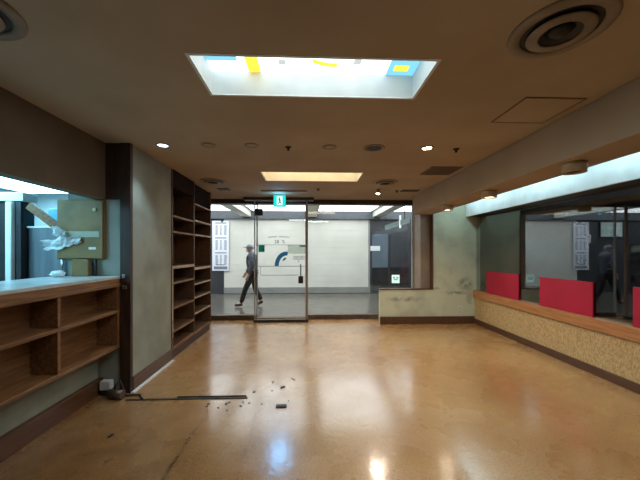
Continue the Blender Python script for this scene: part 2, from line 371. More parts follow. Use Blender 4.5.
# hinged glass door
d1 = struct('door_1', B(-1.09, -.03, 6.445, 6.455, .05, 2.5), M['shopglass'])
MB().box(-1.11, -1.09, 6.43, 6.47, 0, 2.51).build('stile', M['framep'], d1, .003)
MB().box(-.045, -.0, 6.425, 6.475, 0, 2.51).build('stile', M['pillar'], d1, .003)
B(-1.12, .01, 6.41, 6.49, 0, .055).build('bottom_rail', M['dgrey'], d1, .004)
B(-1.1, -.93, 6.42, 6.444, 2.2, 2.34).build('lock_plate', M['dgrey'], d1, .004)
MB().tube([(-.15, 6.40, 1.2), (-.15, 6.40, .84)], .012).tube([(-.15, 6.40, 1.19), (-.15, 6.445, 1.19)], .01).build('pull_handle', M['dgrey'], d1)
B(-.2, -.1, 6.415, 6.444, .8, .95).build('lock_box', M['black'], d1, .006)
MB().tube([(-.97, 6.40, 1.14), (-.97, 6.40, .99), (-.95, 6.40, .975), (-.2, 6.40, .975)], .007).tube([(-.97, 6.40, 1.13), (-.97, 6.445, 1.13)], .007).build('push_bar', M['metal'], d1)
gl = 6.4435
for z in (1.592, 1.148): B(-1.07, -.05, gl-.002, gl+.001, z, z+.01).build('film_line', M['ink'], d1)
B(-1.02, -.895, gl-.002, gl+.001, 1.45, 1.59).build('teal_square', M['teal'], d1)
B(-.42, -.05, gl-.0015, gl+.001, 1.415, 1.59).build('frosted_panel', M['film'], d1)
arc = MB(); cx, cz = -.45, 1.16
pts = [(cx-.24*math.cos(t), cz+.30*math.sin(t)) for t in [i*PI/2/10 for i in range(10)]] + [(cx+.03, cz+.30), (cx+.03, cz+.225)]
pts += [(cx-.155*math.cos(t), cz+.215*math.sin(t)) for t in [PI/2-i*PI/2/10 for i in range(11)]]
arc.prism(pts, 'y', gl-.002, gl+.001); arc.build('blue_arc', M['blue'], d1)
MB().prism([(-.53, 1.27), (-.50, 1.265), (-.45, 1.31), (-.46, 1.34), (-.5, 1.32)], 'y', gl-.002, gl+.001).build('green_leaf', M['teal'], d1)
def text_mesh(txt, size, name, m, parent, origin, u=(1, 0, 0), depth=.001):
    cu = bpy.data.curves.new(name, 'FONT'); cu.body = txt; cu.size = size; cu.extrude = depth; cu.align_x = 'CENTER'
    tmp = bpy.data.objects.new('tmp', cu); COL.objects.link(tmp)
    me = bpy.data.meshes.new_from_object(tmp.evaluated_get(bpy.context.evaluated_depsgraph_get()))
    bpy.data.objects.remove(tmp)
    R = Matrix.Rotation(PI/2, 4, 'X')
    me.transform(Matrix.Translation(Vector(origin)-world_loc(parent)) @ R)
    o = bpy.data.objects.new(name, me); COL.objects.link(o); o.parent = parent
    me.materials.clear(); me.materials.append(m); return o
text_mesh('28  %', .1, 'lettering', M['inkdark'], d1, (-.585, gl-.002, 1.63))
tl = MB()
for i in range(22):
    a = (i-10.5)/10.5
    if i in (9, 10): continue
    tl.box(-.60+a*.21-.006, -.60+a*.21+.006, gl-.002, gl+.001, 1.742+.012*(1-a*a), 1.762+.012*(1-a*a)+.008*(i % 3 == 0))
tl.build('small_lettering', M['ink'], d1)
tl = MB()
for x in (-.16, -.125, -.095, -.065): tl.box(x-.012, x+.012, gl-.003, gl+.001, 1.555, 1.59)
tl.build('heading_print', M['inkdark'], d1)
tl = MB()
for r_ in range(3):
    for i in range(9): tl.box(-.29+i*.026-.008, -.29+i*.026+.008, gl-.003, gl+.001, 1.35-r_*.03, 1.37-r_*.03)
tl.box(-.21, -.18, gl-.003, gl+.001, 1.245, 1.27)
tl.build('hours_print', M['ink'], d1)

# ------------------------------------------------------------------ corridor beyond the glass
struct('floor_corridor', B(-8, 4.6, 6.86, 11.0, -.1, -.005), M['cfloor'])
struct('trim_7', B(-2.14, 2.3, 6.77, 6.9, -.02, .02), M['bronze'])
CY = 10.9
struct('ceiling_corridor', B(-8, 4.6, 6.8, 11.0, 2.9, 2.95), M['white'])
struct('wall_corridor_front', MB().box(-8, -2.14, 6.8, 6.86, 0, 3).box(-2.14, 4.6, 6.84, 6.9, 2.5, 3).box(2.34, 4.6, 6.8, 6.86, 0, 3), M['dark'])
struct('wall_corridor_end', MB().box(-8.05, -8, 6.8, 11, 0, 3).box(4.55, 4.6, 6.8, 11, 0, 3), M['dark'])
_w = MB().box(-8, 4.6, CY+.12, CY+.2, 0, 3); struct('wall_corridor_back', _w, M['dark'])
struct('wall_corridor_west', B(-8, -2.92, CY, CY+.12, 0, 2.6), M['dark']); struct('wall_corridor_east', B(2.19, 4.55, CY, CY+.12, 0, 2.6), M['dark'])
struct('beam_corridor', B(-8, 4.6, 10.8, CY+.12, 2.6, 2.9), M['dgreyp'])
for i, x in enumerate((-2.12, .15, 2.42)):
    struct('beam_corridor_cross', B(x-.15, x+.15, 6.9, 10.8, 2.67, 2.9), M['shutter'])
for i, (x0, x1) in enumerate(((-7.9, -5.2), (-5.1, -2.35), (-1.9, -.06), (.36, 2.2), (2.65, 4.5))):
    t = thing('ceiling_light', ['lit white ceiling panel at the hidden left end of the passage, seen only mirrored', 'lit white ceiling panel above the printed menu sheet', 'lit white ceiling panel above the glass door',
              'lit white ceiling panel over the white shutter, beside the dark storefront', 'lit white ceiling panel over the dark storefront'][i], 'ceiling light', ((x0+x1)/2, 8.6, 2.9), 'passage ceiling panels')
    B(x0, x1, 7.0, 10.78, 2.875, 2.899).build('diffuser', M['corr'], t)
    for xe in (x0-.02, x1): B(xe, xe+.02, 7.0, 10.78, 2.865, 2.899).build('frame', M['white'], t)
rs = thing('roller_shutter', 'closed off-white roller shutter across the passage behind the walking man', 'shutter', (-.43, CY, 0))
sm = MB()
for i in range(12): sm.box(-2.92, 2.19, CY+.004, CY+.06, .215+i*.199, .215+i*.199+.1975)
sm.build('curtain', M['shutter'], rs, .004)
B(-2.92, 2.19, CY-.03, CY+.06, .005, .215).build('bottom_rail', M['bulk'], rs, .005)
B(2.13, 2.19, CY-.02, CY+.004, .215, 2.6).build('guide_rail', M['bulk'], rs)
t = thing('flush_door', 'blue-grey flush door in the dark storefront next to the white shutter', 'door', (2.5, CY, 0), 'storefront doors')
B(2.26, 2.83, CY-.033, CY-.003, .9, 2.08).build('door_panel', M['greendoor'], t, .004); B(2.25, 2.84, CY-.023, CY-.003, .0, .9).build('kick_panel', M['dgrey'], t)
tag(B(2.2, 2.54, CY-.06, CY-.034, 1.49, 1.66).build('door_sign', M['stickw'], None, .003), 'small white sign on the blue-grey door right beside the shutter edge', 'sign')
t2 = thing('flush_door', 'blue-grey door marked with a small dark triangle, beside the glass edge', 'door', (3.24, CY, 0), 'storefront doors')
dp = B(2.91, 3.57, CY-.033, CY-.003, .9, 2.08).build('door_panel', M['dark'], t2, .004); B(2.9, 3.58, CY-.023, CY-.003, 0, .9).build('kick_panel', M['dgrey'], t2)
MB().prism([(3.16, 1.7), (3.36, 1.7), (3.27, 1.92)], 'y', CY-.039, CY-.033).build('triangle_mark', M['inkdark'], t2)
t = thing('hanging_light', 'pale greenish light bar with white bracket in front of the dark storefront', 'light', (2.6, 9.2, 2.28))
B(2.57, 2.63, 7.9, 10.3, 2.2, 2.34).build('light_bar', M['bar'], t, .01)
B(2.56, 2.6, 8.55, 8.63, 2.12, 2.48).build('bracket', M['barw'], t, .01)
for y in (8.1, 10.1): MB().tube([(2.55, y, 2.32), (2.55, y, 2.9)], .01).build('hanger', M['dgrey'], t)

def notice(name, label, x0, x1, z0, z1, y):
    t = thing(name, label, 'notice', ((x0+x1)/2, y, z0))
    B(x0, x1, y-.02, y, z0, z1).build('sheet', M['paper'], t, .002)
    w = x1-x0; p = MB()
    hgt = (z1-z0)/3.35
    for k in range(3):
        zt = z1-.06-k*hgt
        p.box(x0+.18*w, x1-.15*w, y-.023, y-.02, zt-.035, zt)
        for cxx, cw in ((.2, .17), (.48, .1), (.72, .17)):
            for r in range(9):
                zz = zt-.10-r*.038
                p.box(x0+cxx*w, x0+(cxx+cw*random.uniform(.7, 1))*w, y-.023, y-.02, zz-.022, zz)
    p.box(x0+.25*w, x1-.25*w, y-.023, y-.02, z0+.19, z0+.22)
    p.box(x0+.1*w, x1-.1*w, y-.022, y-.02, z0+.05, z0+.15)
    p.build('print', M['ink'], t)
    B((x0+x1)/2+.02, (x0+x1)/2+.09, y-.03, y-.02, z1-.05, z1+.05).build('clip', M['black'], t, .004)
    return t
notice('menu_sheet', 'tall white printed sheet with three blocks of text beside the shutter', -3.31, -2.74, .80, 2.53, CY-.03)
tag(B(-3.42, -3.36, CY-.02, CY, 1.78, 2.1).build('wall_plate', M['white']), 'small white plate on dark wall left of the printed sheet', 'plate')
t = thing('lit_picture', 'lit greenish fountain picture on the dark wall, mirrored in the right window', 'picture', (-4.17, CY, 2.0))
B(-4.6, -3.74, CY-.05, CY, 1.98, 2.56).build('frame', M['dgrey'], t, .005)
B(-4.57, -3.77, CY-.056, CY-.05, 2.01, 2.53).build('picture', M['pic'], t)
for x in (-4.37, -4.06):
    fm = MB(); fm.prism([(x-.08, 2.3), (x+.08, 2.3), (x, 2.46)], 'y', CY-.06, CY-.056).box(x-.03, x+.03, CY-.06, CY-.056, 2.08, 2.3)
    fm.build('fountain_shape', M['exitw'], t)
t = thing('notice_board', 'dark framed board on the passage wall, mirrored low at the right window', 'board', (-5.2, CY, 1.0))
B(-5.6, -4.9, CY-.04, CY, 1.0, 1.75).build('frame', M['dgrey'], t, .004); B(-5.55, -4.95, CY-.044, CY-.04, 1.45, 1.7).build('panel', M['bulk'], t)
tag(B(-4.76, -4.7, CY-.04, CY, 1.4, 1.55).build('indicator_lamp', M['reddot'], None, .004), 'small red indicator lamp on the dark passage wall', 'lamp')

# ------------------------------------------------------------------ dark shop beyond the right window
struct('floor_shop', B(3.5, 8, -1.5, 6.75, -.1, 0), M['kfloor'])
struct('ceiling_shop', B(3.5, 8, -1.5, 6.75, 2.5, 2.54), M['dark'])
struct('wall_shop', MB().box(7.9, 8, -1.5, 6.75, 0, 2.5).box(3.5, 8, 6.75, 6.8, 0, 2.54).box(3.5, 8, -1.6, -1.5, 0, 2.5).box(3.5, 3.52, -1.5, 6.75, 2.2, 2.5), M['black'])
for y0, y1, lab in ((4.89, 5.79, 'red board on the window ledge nearest the pale green corner'), (3.58, 4.43, 'red board on the middle of the window ledge'), (2.3, 3.12, 'red board cut by the photo edge at the near end of the ledge')):
    tag(B(3.402, 3.42, y0, y1, .669, 1.085).build('red_board', M['red'], None, .003), lab, 'board', 'red boards on the window ledge')

# ------------------------------------------------------------------ counter with open shelves
ct = thing('counter', 'long wooden counter with open shelves and pale top along the left wall', 'counter', (-2.1, 1.85, 0))
B(-2.57, -1.925, .42, 3.255, 1.178, 1.206).build('countertop', M['ctop'], ct, .004)
MB().box(-1.955, -1.925, .42, 3.255, 1.098, 1.178).build('fascia', M['wood'], ct, .004)
B(-1.958, -1.917, .42, 3.255, 1.098, 1.13).build('lower_moulding', M['wood'], ct, .006)
B(-2.155, -2.14, .42, 3.255, .45, 1.178).build('back_panel', M['wood'], ct)
for z in (.83, .472): B(-2.14, -1.925, .42, 3.255, z, z+.03).build('shelf', M['wood'], ct, .004)
for y in (.92, 1.7, 2.484):
    for z0, z1 in ((.86, 1.1), (.502, .83)): B(-2.14, -1.93, y-.015, y+.015, z0, z1).build('divider', M['wood'], ct, .003)
for z0, z1 in ((.86, 1.1), (.502, .83)): B(-2.14, -1.93, 3.225, 3.255, z0, z1).build('end_panel', M['wood'], ct, .003)

# ------------------------------------------------------------------ bookcase
bc = thing('bookcase', 'tall empty dark wooden bookcase between the plaster panel and the glass front', 'bookcase', (-1.97, 5.05, 0))
y0, ym, y1 = 4.225, 5.04, 5.9
B(-2.138, -2.12, y0, y1, 0, CE-.003).build('back_panel', M['case'], bc)
for y in (y0, ym-.015, y1-.03):
    B(-2.12, -1.82, y, y+.03, .12, CE-.003).build('divider' if y == ym-.015 else 'side_panel', M['case'], bc, .003)
B(-2.12, -1.835, y0+.03, y1-.03, 0, .12).build('plinth', M['darkwood'], bc)
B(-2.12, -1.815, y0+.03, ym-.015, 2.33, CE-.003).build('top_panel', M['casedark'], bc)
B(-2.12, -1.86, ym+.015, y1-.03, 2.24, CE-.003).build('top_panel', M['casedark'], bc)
def bshelf(ya, yb, z, th, pale):
    s = B(-2.12, -1.83, ya, yb, z-th, z).build('shelf', M['case'], bc, .002)
    B(-1.83, -1.815, ya, yb, z-th, z).build('edge_strip', M['edge'] if pale else M['wood'], s, .002)
for z, th, p in ((1.95, .025, 0), (1.735, .025, 0), (1.26, .04, 1), (1.04, .03, 0), (.70, .03, 0), (.385, .03, 0), (.17, .04, 0)): bshelf(y0+.03, ym-.015, z, th, p)
for z, th, p in ((2.235, .02, 1), (1.97, .025, 1), (1.74, .025, 1), (1.2, .04, 1), (.94, .025, 1), (.72, .025, 1), (.465, .025, 1), (.165, .04, 0)): bshelf(ym+.015, y1-.03, z, th, p)
B(-1.82, -1.812, y0, y0+.022, .3, 1.26).build('pale_stile', M['edge'], bc, .002)

# ------------------------------------------------------------------ kitchen seen over the counter
struct('floor_kitchen', B(-4.6, -2.25, .3, 4.7, -.1, 0), M['kfloor'])
struct('ceiling_kitchen', B(-4.6, -2.2, .3, 4.7, 2.3, 2.34), M['white'])
struct('wall_kitchen', MB().box(-4.6, -4.5, .3, 4.7, 0, 2.3).box(-4.6, -2.2, 4.6, 4.7, 0, 2.3).box(-4.6, -2.2, .3, .42, 0, 2.3), M['white'])
t = thing('kitchen_light', 'long bright bluish light box on the kitchen ceiling above the counter', 'ceiling light', (-3.35, 2.4, 2.3))
B(-3.75, -2.85, .9, 4.3, 2.24, 2.299).build('housing', M['white'], t); B(-3.72, -2.88, .93, 4.27, 2.232, 2.239).build('diffuser', M['kit'], t)
t = thing('glass_door_cabinet', 'tall black cabinet with white door handle behind the counter', 'cabinet', (-3.4, 3.4, 0))
B(-3.95, -2.935, 3.3, 3.45, .02, 1.97).build('body', M['black'], t, .008)
B(-3.95, -2.9, 3.27, 3.45, 1.97, 2.06).build('header_panel', M['white'], t, .005)
B(-3.06, -3.0, 3.25, 3.3, .6, 1.96).build('door_handle', M['white'], t, .01)
B(-2.985, -2.935, 3.285, 3.3, .1, 1.96).build('side_frame', M['dgrey'], t)
t = thing('refrigerator', 'stainless steel refrigerator right of the black cabinet', 'fridge', (-2.72, 3.65, 0))
B(-2.93, -2.5, 3.36, 3.95, .02, 1.72).build('body', M['steel'], t, .015); B(-2.93, -2.5, 3.35, 3.36, 1.7, 1.72).build('top_trim', M['white'], t, .004)
MB().tube([(-2.56, 3.33, 1.0), (-2.56, 3.33, 1.4)], .012).build('handle', M['metal'], t)
tag(B(-2.92, -2.66, 3.6, 3.85, 1.721, 1.94).build('blue_patch_box', M['bluepatch'], None, .01), 'added pale blue block standing in for bluish light over the stainless refrigerator', 'box')  # added block, its cyan colour stands in for light on the kitchen wall
br = MB().box(-2.93, -2.45, 3.3, 3.33, 1.745, 1.825, rot=Matrix.Rotation(math.radians(38), 3, 'Y')).build('brace_board', M['wood'], None, .003)
tag(br, 'brown wooden board slanting down behind the olive metal box', 'board')
t = thing('electrical_box', 'olive metal electrical box with torn white plastic taped on it', 'box', (-2.27, 3.2, 1.37))
B(-2.545, -2.075, 3.245, 3.28, 1.375, 1.985).build('box_body', M['boxm'], t, .008)
door = B(-2.535, -2.085, 3.232, 3.245, 1.385, 1.975).build('box_door', M['boxm'], t, .006)
MB().tube([(-2.16, 3.232, 1.88), (-2.16, 3.215, 1.88)], .017).build('lock', M['plaque'], door)
B(-2.22, -2.15, 3.227, 3.232, 1.475, 1.5).build('name_plate', M['white'], door)
B(-2.5, -2.12, 3.228, 3.232, 1.6, 1.66).build('tape', M['tape'], t)
def crumpled(x0, x1, z0, z1, y, tilt, nx=9, nz=5):
    bm = bmesh.new(); g = []
    for a in range(nx+1):
        col = []
        for b_ in range(nz+1):
            u, v = a/nx, b_/nz; taper = .45+.55*math.sin(PI*min(1, u*.8+.2))
            col.append(bm.verts.new((x0+(x1-x0)*u+random.uniform(-.012, .012), y-random.uniform(0, .05)*(.4+v), (z0+z1)/2+(v-.5)*(z1-z0)*taper+tilt*(u-.5)+random.uniform(-.012, .012))))
        g.append(col)
    for a in range(nx):
        for b_ in range(nz): bm.faces.new((g[a][b_], g[a+1][b_], g[a+1][b_+1], g[a][b_+1]))
    m_ = MB(); m_.bm.free(); m_.bm = bm; o = m_.build('plastic_wrap', M['plastic'], t)
    sd = o.modifiers.new('sheet', 'SOLIDIFY'); sd.thickness = .004
crumpled(-2.64, -2.29, 1.49, 1.60, 3.222, .07)
crumpled(-2.55, -2.42, 1.60, 1.71, 3.222, -.02, 5, 5)
t = thing('conduit_box', 'small olive junction box on the counter under the electrical box', 'box', (-2.2, 3.2, 1.206))
B(-2.36, -2.2, 3.19, 3.25, 1.207, 1.375).build('box_body', M['boxm'], t, .005); MB().tube([(-2.16, 3.24, 1.207), (-2.16, 3.24, 1.374)], .014).build('conduit', M['dgrey'], t)
t = MB(); t.ball((-2.42, 3.1, 1.238), .06, .05, .032, 14, 9, .45)
tag(t.build('plastic_bag', M['plastic']), 'crumpled white plastic bag on the counter top', 'bag')
t = MB(); t.tube([(-2.5, 3.255, 1.21), (-2.5, 3.25, 1.3), (-2.49, 3.26, 1.374)], .012)
tag(t.build('water_pipe', M['metal']), 'thin metal pipe rising from the counter under the electrical box', 'pipe')

# junk at the foot of the post
t = thing('outlet_box', 'loose white outlet box on the floor at the foot of the dark post', 'outlet', (-2.06, 3.2, 0))
B(-2.09, -1.99, 3.19, 3.26, .06, .15).build('cover', M['white'], t, .006); B(-2.08, -2.0, 3.2, 3.267, 0, .06).build('back_box', M['dgrey'], t, .004)
t = MB(); t.tube([(-1.96, 3.21, .008), (-1.94, 3.2, .1), (-1.90, 3.21, .16), (-1.88, 3.22, .08), (-1.82, 3.18, .012), (-1.70, 3.2, .012), (-1.62, 3.1, .012)], .009)
tag(t.build('cable', M['black']), 'loose black cable curling out of the dark post foot', 'cable')
t = MB(); t.tube([(-1.97, 3.15, .05), (-1.82, 3.12, .05)], .04, 14)
tag(t.build('pipe_stub', M['bronze']), 'short brownish pipe stub lying at the post foot', 'pipe')
tag(B(-1.812, -1.775, 3.24, 4.2, .001, .016).build('edging_strip', M['white'], None, .003), 'thin white plastic strip lying along the plaster panel base', 'strip')
t = thing('floor_track', 'dark metal floor track stretching from the post across the floor', 'track', (-1.2, 3.1, 0))
MB().box(-1.78, -.6, 3.09, 3.115, .001, .008).build('channel', M['ventdark'], t, .002); B(-1.3, -.62, 3.135, 3.147, .001, .012).build('rod', M['dgrey'], t, .002)
for i, (x, y, w, lab) in enumerate(((-.25, 2.92, .05, 'small black scrap on the floor beyond the track end'), (-.27, 3.33, .025, 'tiny dark crumb on the floor towards the glass door'), (-1.55, 2.5, .02, 'tiny dark crumb on the dirty floor near the counter'))):
    m_ = MB(); m_.box(x-w, x+w, y-w*.5, y+w*.5, .001, .012, rot=Matrix.Rotation(i*.7, 3, 'Z'))
    tag(m_.build('debris', M['black'], None, .003), lab, 'debris', 'scraps on the floor')

crumbs = None
for i in range(16):
    x = random.uniform(-.95, -.12); y = random.choice((random.uniform(2.85, 3.04), random.uniform(3.2, 3.6))) if x > -.6 else random.uniform(2.85, 3.04); w = random.uniform(.006, .014)
    m_ = MB(); m_.box(x-w, x+w, y-w*.7, y+w*.7, .001, .007, rot=Matrix.Rotation(random.uniform(0, 3), 3, 'Z'))
    tag(m_.build('floor_crumb', M['ventdark'], None, .002), 'tiny dark crumb scattered around the end of the floor track', 'debris', 'crumbs round the floor track')

# ------------------------------------------------------------------ ceiling fittings
def light_box(w, label, panel_fn, wall):
    x0, x1, ya, yb = w; zt = 2.735
    t = thing('ceiling_light_box', label, 'ceiling light', ((x0+x1)/2, (ya+yb)/2, zt))
    m_ = MB().box(x0-.02, x0, ya-.02, yb+.02, CE-.003, zt).box(x1, x1+.02, ya-.02, yb+.02, CE-.003, zt).box(x0, x1, ya-.02, ya, CE-.003, zt).box(x0, x1, yb, yb+.02, CE-.003, zt)
    m_.build('light_well', wall, t)
    panel_fn(t, x0, x1, ya, yb, zt)
    return t
def stained(t, x0, x1, ya, yb, zt):
    m_ = MB().use(M['sky']).box(x0-.02, x1+.02, ya-.02, yb+.02, zt, zt+.01)
    m_.build('glass_panel', None, t)
    m_ = MB().use(M['skyY'])
    pts = [(.03+.0+.17*k/6, 2.10+.045*math.sin(k/6*PI*.6)) for k in range(7)]
    m_.prism(pts+[(x, y-.04) for x, y in pts[::-1]], 'z', zt-.003, zt)
    m_.build('yellow_pane', None, t)
    B(-.42, -.335, ya, yb, zt-.003, zt).build('yellow_pane', M['skyY'], t); B(.6, .7, 2.11, 2.17, zt-.005, zt-.003).build('yellow_pane', M['skyY'], t)
    B(.56, x1, 2.0, yb, zt-.003, zt).build('blue_pane', M['skyB'], t); B(x0, x0+.2, 2.02, 2.1, zt-.003, zt).build('blue_pane', M['skyB'], t)
    B(.31, .36, 2.06, 2.11, zt-.003, zt).build('grey_pane', M['skyG'], t); B(-.2, -.15, 2.08, 2.13, zt-.003, zt).build('grey_pane', M['skyG'], t)
def amber(t, x0, x1, ya, yb, zt): B(x0, x1, ya, yb, zt, zt+.01).build('glass_panel', M['amber'], t)
light_box(WELLS[0], 'large recessed light box glowing white with yellow and blue glass', stained, M['white'])
light_box(WELLS[1], 'smaller recessed light box glowing amber beyond the white one', amber, M['white'])

def round_vent(x, y, label, R=.19):
    t = thing('round_vent', label, 'vent', (x, y, CE), 'round ceiling vents')
    k = R/.19
    MB().lathe([(.142*k, -.006), (.146*k, -.016), (.184*k, -.012), (.19*k, -.004), (.19*k, 0), (.142*k, 0)], (x, y, CE), 44).build('flange', M['vent'], t)
    MB().lathe([(.142*k, -.002), (.125*k, -.006), (.10*k, -.002), (.10*k, 0), (.142*k, 0)], (x, y, CE), 44).build('throat', M['ventdark'], t)
    MB().lathe([(.078*k, -.02), (.108*k, -.012), (.122*k, -.022), (.116*k, -.028), (.078*k, -.03)], (x, y, CE), 44).build('middle_cone', M['vent'], t)
    MB().lathe([(.078*k, -.024), (.055*k, -.008), (.05*k, -.002), (.1*k, -.002)], (x, y, CE), 40).build('inner_throat', M['ventdark'], t)
    MB().lathe([(0, -.04), (.02*k, -.036), (.036*k, -.02), (.05*k, -.005), (0, -.005)], (x, y, CE), 32).build('inner_cone', M['ventdark'], t)
round_vent(1.265, 1.51, 'round beige ceiling vent above the beam edge, top right of the picture', .228)
round_vent(-1.58, 1.47, 'round ceiling vent cut off by the top left corner', .228)
round_vent(-1.5, 4.95, 'round ceiling vent above the top of the bookcase', .2)
round_vent(1.23, 4.92, 'round ceiling vent beside the small hanging spotlight', .2)
def disc(x, y, R, label, name='recessed_downlight', lens=None, cat='downlight', group='unlit recessed downlights'):
    t = thing(name, label, cat, (x, y, CE), group)
    MB().lathe([(R*.72, -.002), (R*.75, -.008), (R, -.006), (R, 0), (R*.72, 0)], (x, y, CE), 28).build('ring', M['vent'], t)
    MB().lathe([(0, -.003), (R*.5, -.004), (R*.73, -.002), (R*.73, 0), (0, 0)], (x, y, CE), 28).build('lens', lens or M['ceiling'], t)
    return t
disc(-1.04, 3.29, .075, 'unlit round recessed downlight next to the blue lit one')
disc(-.59, 3.28, .075, 'unlit round recessed downlight between the two boxes, left of the sprinkler')
disc(.23, 3.3, .075, 'unlit round recessed downlight next to the black speaker disc')
disc(.71, 3.31, .115, 'round black ceiling speaker between the lit lamp and an unlit downlight', 'ceiling_speaker', M['black'], 'speaker', None)
disc(1.28, 3.29, .07, 'bright warm recessed downlight near the beam', 'recessed_downlight', M['warm'], 'downlight', 'lit ceiling spots')
disc(-1.52, 3.31, .07, 'lit bluish downlight above the plaster panel', 'recessed_downlight', M['cool'], 'downlight', 'lit ceiling spots')
def sprinkler(x, y, label):
    t = thing('ceiling_sprinkler', label, 'sprinkler', (x, y, CE), 'sprinkler heads')
    MB().lathe([(0, -.012), (.025, -.01), (.035, -.002), (.035, 0), (0, 0)], (x, y, CE), 20).build('plate', M['ventdark'], t)
    MB().lathe([(0, -.04), (.012, -.038), (.012, -.012), (0, -.012)], (x, y, CE), 14).build('nozzle', M['ventdark'], t)
sprinkler(-.21, 3.32, 'dark sprinkler head in the row of downlights'); sprinkler(1.61, 3.31, 'dark sprinkler head between the lit lamp and the beam'); sprinkler(.18, 5.5, 'dark sprinkler head above the exit sign bar')
sprinkler(1.62, 5.6, 'dark sprinkler head beside the black ceiling slot')
t = thing('access_hatch', 'square access hatch in the ceiling beside the beam', 'hatch', (1.8, 2.4, CE))
B(1.585, 2.02, 2.19, 2.6, CE-.004, CE).build('panel', M['ceiling'], t)
e = .012; MB().box(1.573, 2.032, 2.178, 2.19, CE-.006, CE).box(1.573, 2.032, 2.6, 2.612, CE-.006, CE).box(1.573, 1.585, 2.19, 2.6, CE-.006, CE).box(2.02, 2.032, 2.19, 2.6, CE-.006, CE).build('frame', M['grille'], t)
t = thing('return_grille', 'brown square air grille in the ceiling next to the beam', 'grille', (1.82, 4.2, CE))
B(1.61, 2.04, 3.99, 4.42, CE-.008, CE).build('frame', M['grille'], t, .003)
m_ = MB()
for i in range(10): m_.box(1.64, 2.01, 4.02+i*.039, 4.045+i*.039, CE-.014, CE-.008)
m_.build('slats', M['grille'], t)
for x, w, lab in ((1.86, .16, 'black rectangular slot in the ceiling beside the beam end'), (-1.5, .1, 'small black slot in the ceiling above the bookcase end')):
    t = thing('ceiling_slot', lab, 'vent', (x, 5.6, CE), 'black ceiling slots')
    B(x-w, x+w, 5.5, 5.68, CE-.008, CE).build('frame', M['ventdark'], t, .003); B(x-w+.02, x+w-.02, 5.52, 5.66, CE-.010, CE-.008).build('mesh', M['black'], t)
t = thing('ceiling_rail', 'slim pale rail on the ceiling above the exit sign', 'rail', (-.45, 5.68, CE))
B(-.85, -.02, 5.66, 5.70, CE-.02, CE).build('rail', M['pillar'], t, .003)
# hanging spotlight
t = thing('spotlight', 'small lit spotlight hanging from the ceiling beyond the amber box', 'spotlight', (1.25, 5.5, CE))
MB().lathe([(0, -.02), (.04, -.018), (.04, 0), (0, 0)], (1.25, 5.5, CE), 18).build('mount', M['vent'], t)
MB().lathe([(.03, -.02), (.045, -.075), (.04, -.075), (.0, -.03)], (1.25, 5.5, CE), 18).build('shade', M['vent'], t)
MB().ball((1.25, 5.5, CE-.07), .034, .034, .022).build('bulb', M['warm'], t)
# drum lamps under the beam
for y, lit, lab in ((2.56, 0, 'unlit cylindrical lamp under the near part of the beam'), (3.8, 1, 'lit cylindrical lamp under the middle of the beam'), (4.97, 1, 'lit cylindrical lamp under the far end of the beam')):
    t = thing('drum_lamp', lab, 'lamp', (2.27, y, 2.21), 'lamps under the beam')
    MB().lathe([(0, 0), (.088, 0), (.09, -.01), (.086, -.085), (.074, -.085), (.072, -.03), (0, -.03)], (2.27, y, 2.21), 32).build('shade', M['plaque'], t)
    MB().lathe([(0, -.078), (.05, -.074), (.072, -.06), (.072, -.04), (0, -.04)], (2.27, y, 2.21), 24).build('bulb', M['small'] if lit else M['black'], t)
# exit sign
t = thing('exit_sign', 'lit green exit sign with running figure hanging before the glass door', 'sign', (-.55, 6.07, CE))
B(-.67, -.43, 6.05, 6.10, 2.33, 2.562).build('housing', M['teal'], t, .004)
B(-.667, -.433, 6.044, 6.049, 2.333, 2.559).build('face', M['exitg'], t)
B(-.605, -.495, 6.041, 6.044, 2.362, 2.534).build('doorway', M['exitw'], t)
fg = MB()
X0 = -.55; ZS = .062
fg.ball((X0-.008, 6.040, 2.435+ZS), .013, .002, .013, 10, 6)
for a, b_, w in (((-.004, 2.42), (.006, 2.365), .011), ((.006, 2.365), (-.014, 2.345), .008), ((-.014, 2.345), (-.032, 2.322), .007), ((.006, 2.365), (.022, 2.34), .008), ((.022, 2.34), (.034, 2.318), .007), ((-.002, 2.41), (-.026, 2.395), .006), ((-.002, 2.41), (.022, 2.39), .006)):
    fg.tube([(X0+a[0], 6.040, a[1]+ZS), (X0+b_[0], 6.040, b_[1]+ZS)], w*.95, 8)
fg.build('running_figure', M['exitd'], t)
for x in (-.61, -.49): MB().tube([(x, 6.075, 2.55), (x, 6.075, CE)], .008).build('hanger', M['dgrey'], t)

# cove tubes hidden on the beam's far side
for i, y in enumerate((-.6, .75, 2.1, 3.45, 4.8)):
    t = thing('ceiling_tube_light', 'bluish white cove tube hidden behind the beam along the window', 'light', (2.95, y+.6, 2.5), 'cove tubes behind the beam')
    MB().tube([(2.95, y, 2.47), (2.95, y+1.2, 2.47)], .014, 12).build('tube', M['tube'], t)
    B(2.92, 2.98, y-.03, y+1.23, 2.51, CE).build('batten', M['white'], t, .004)
    for ye in (y-.03, y+1.2): B(2.935, 2.965, ye, ye+.03, 2.45, 2.51).build('lamp_holder', M['white'], t)

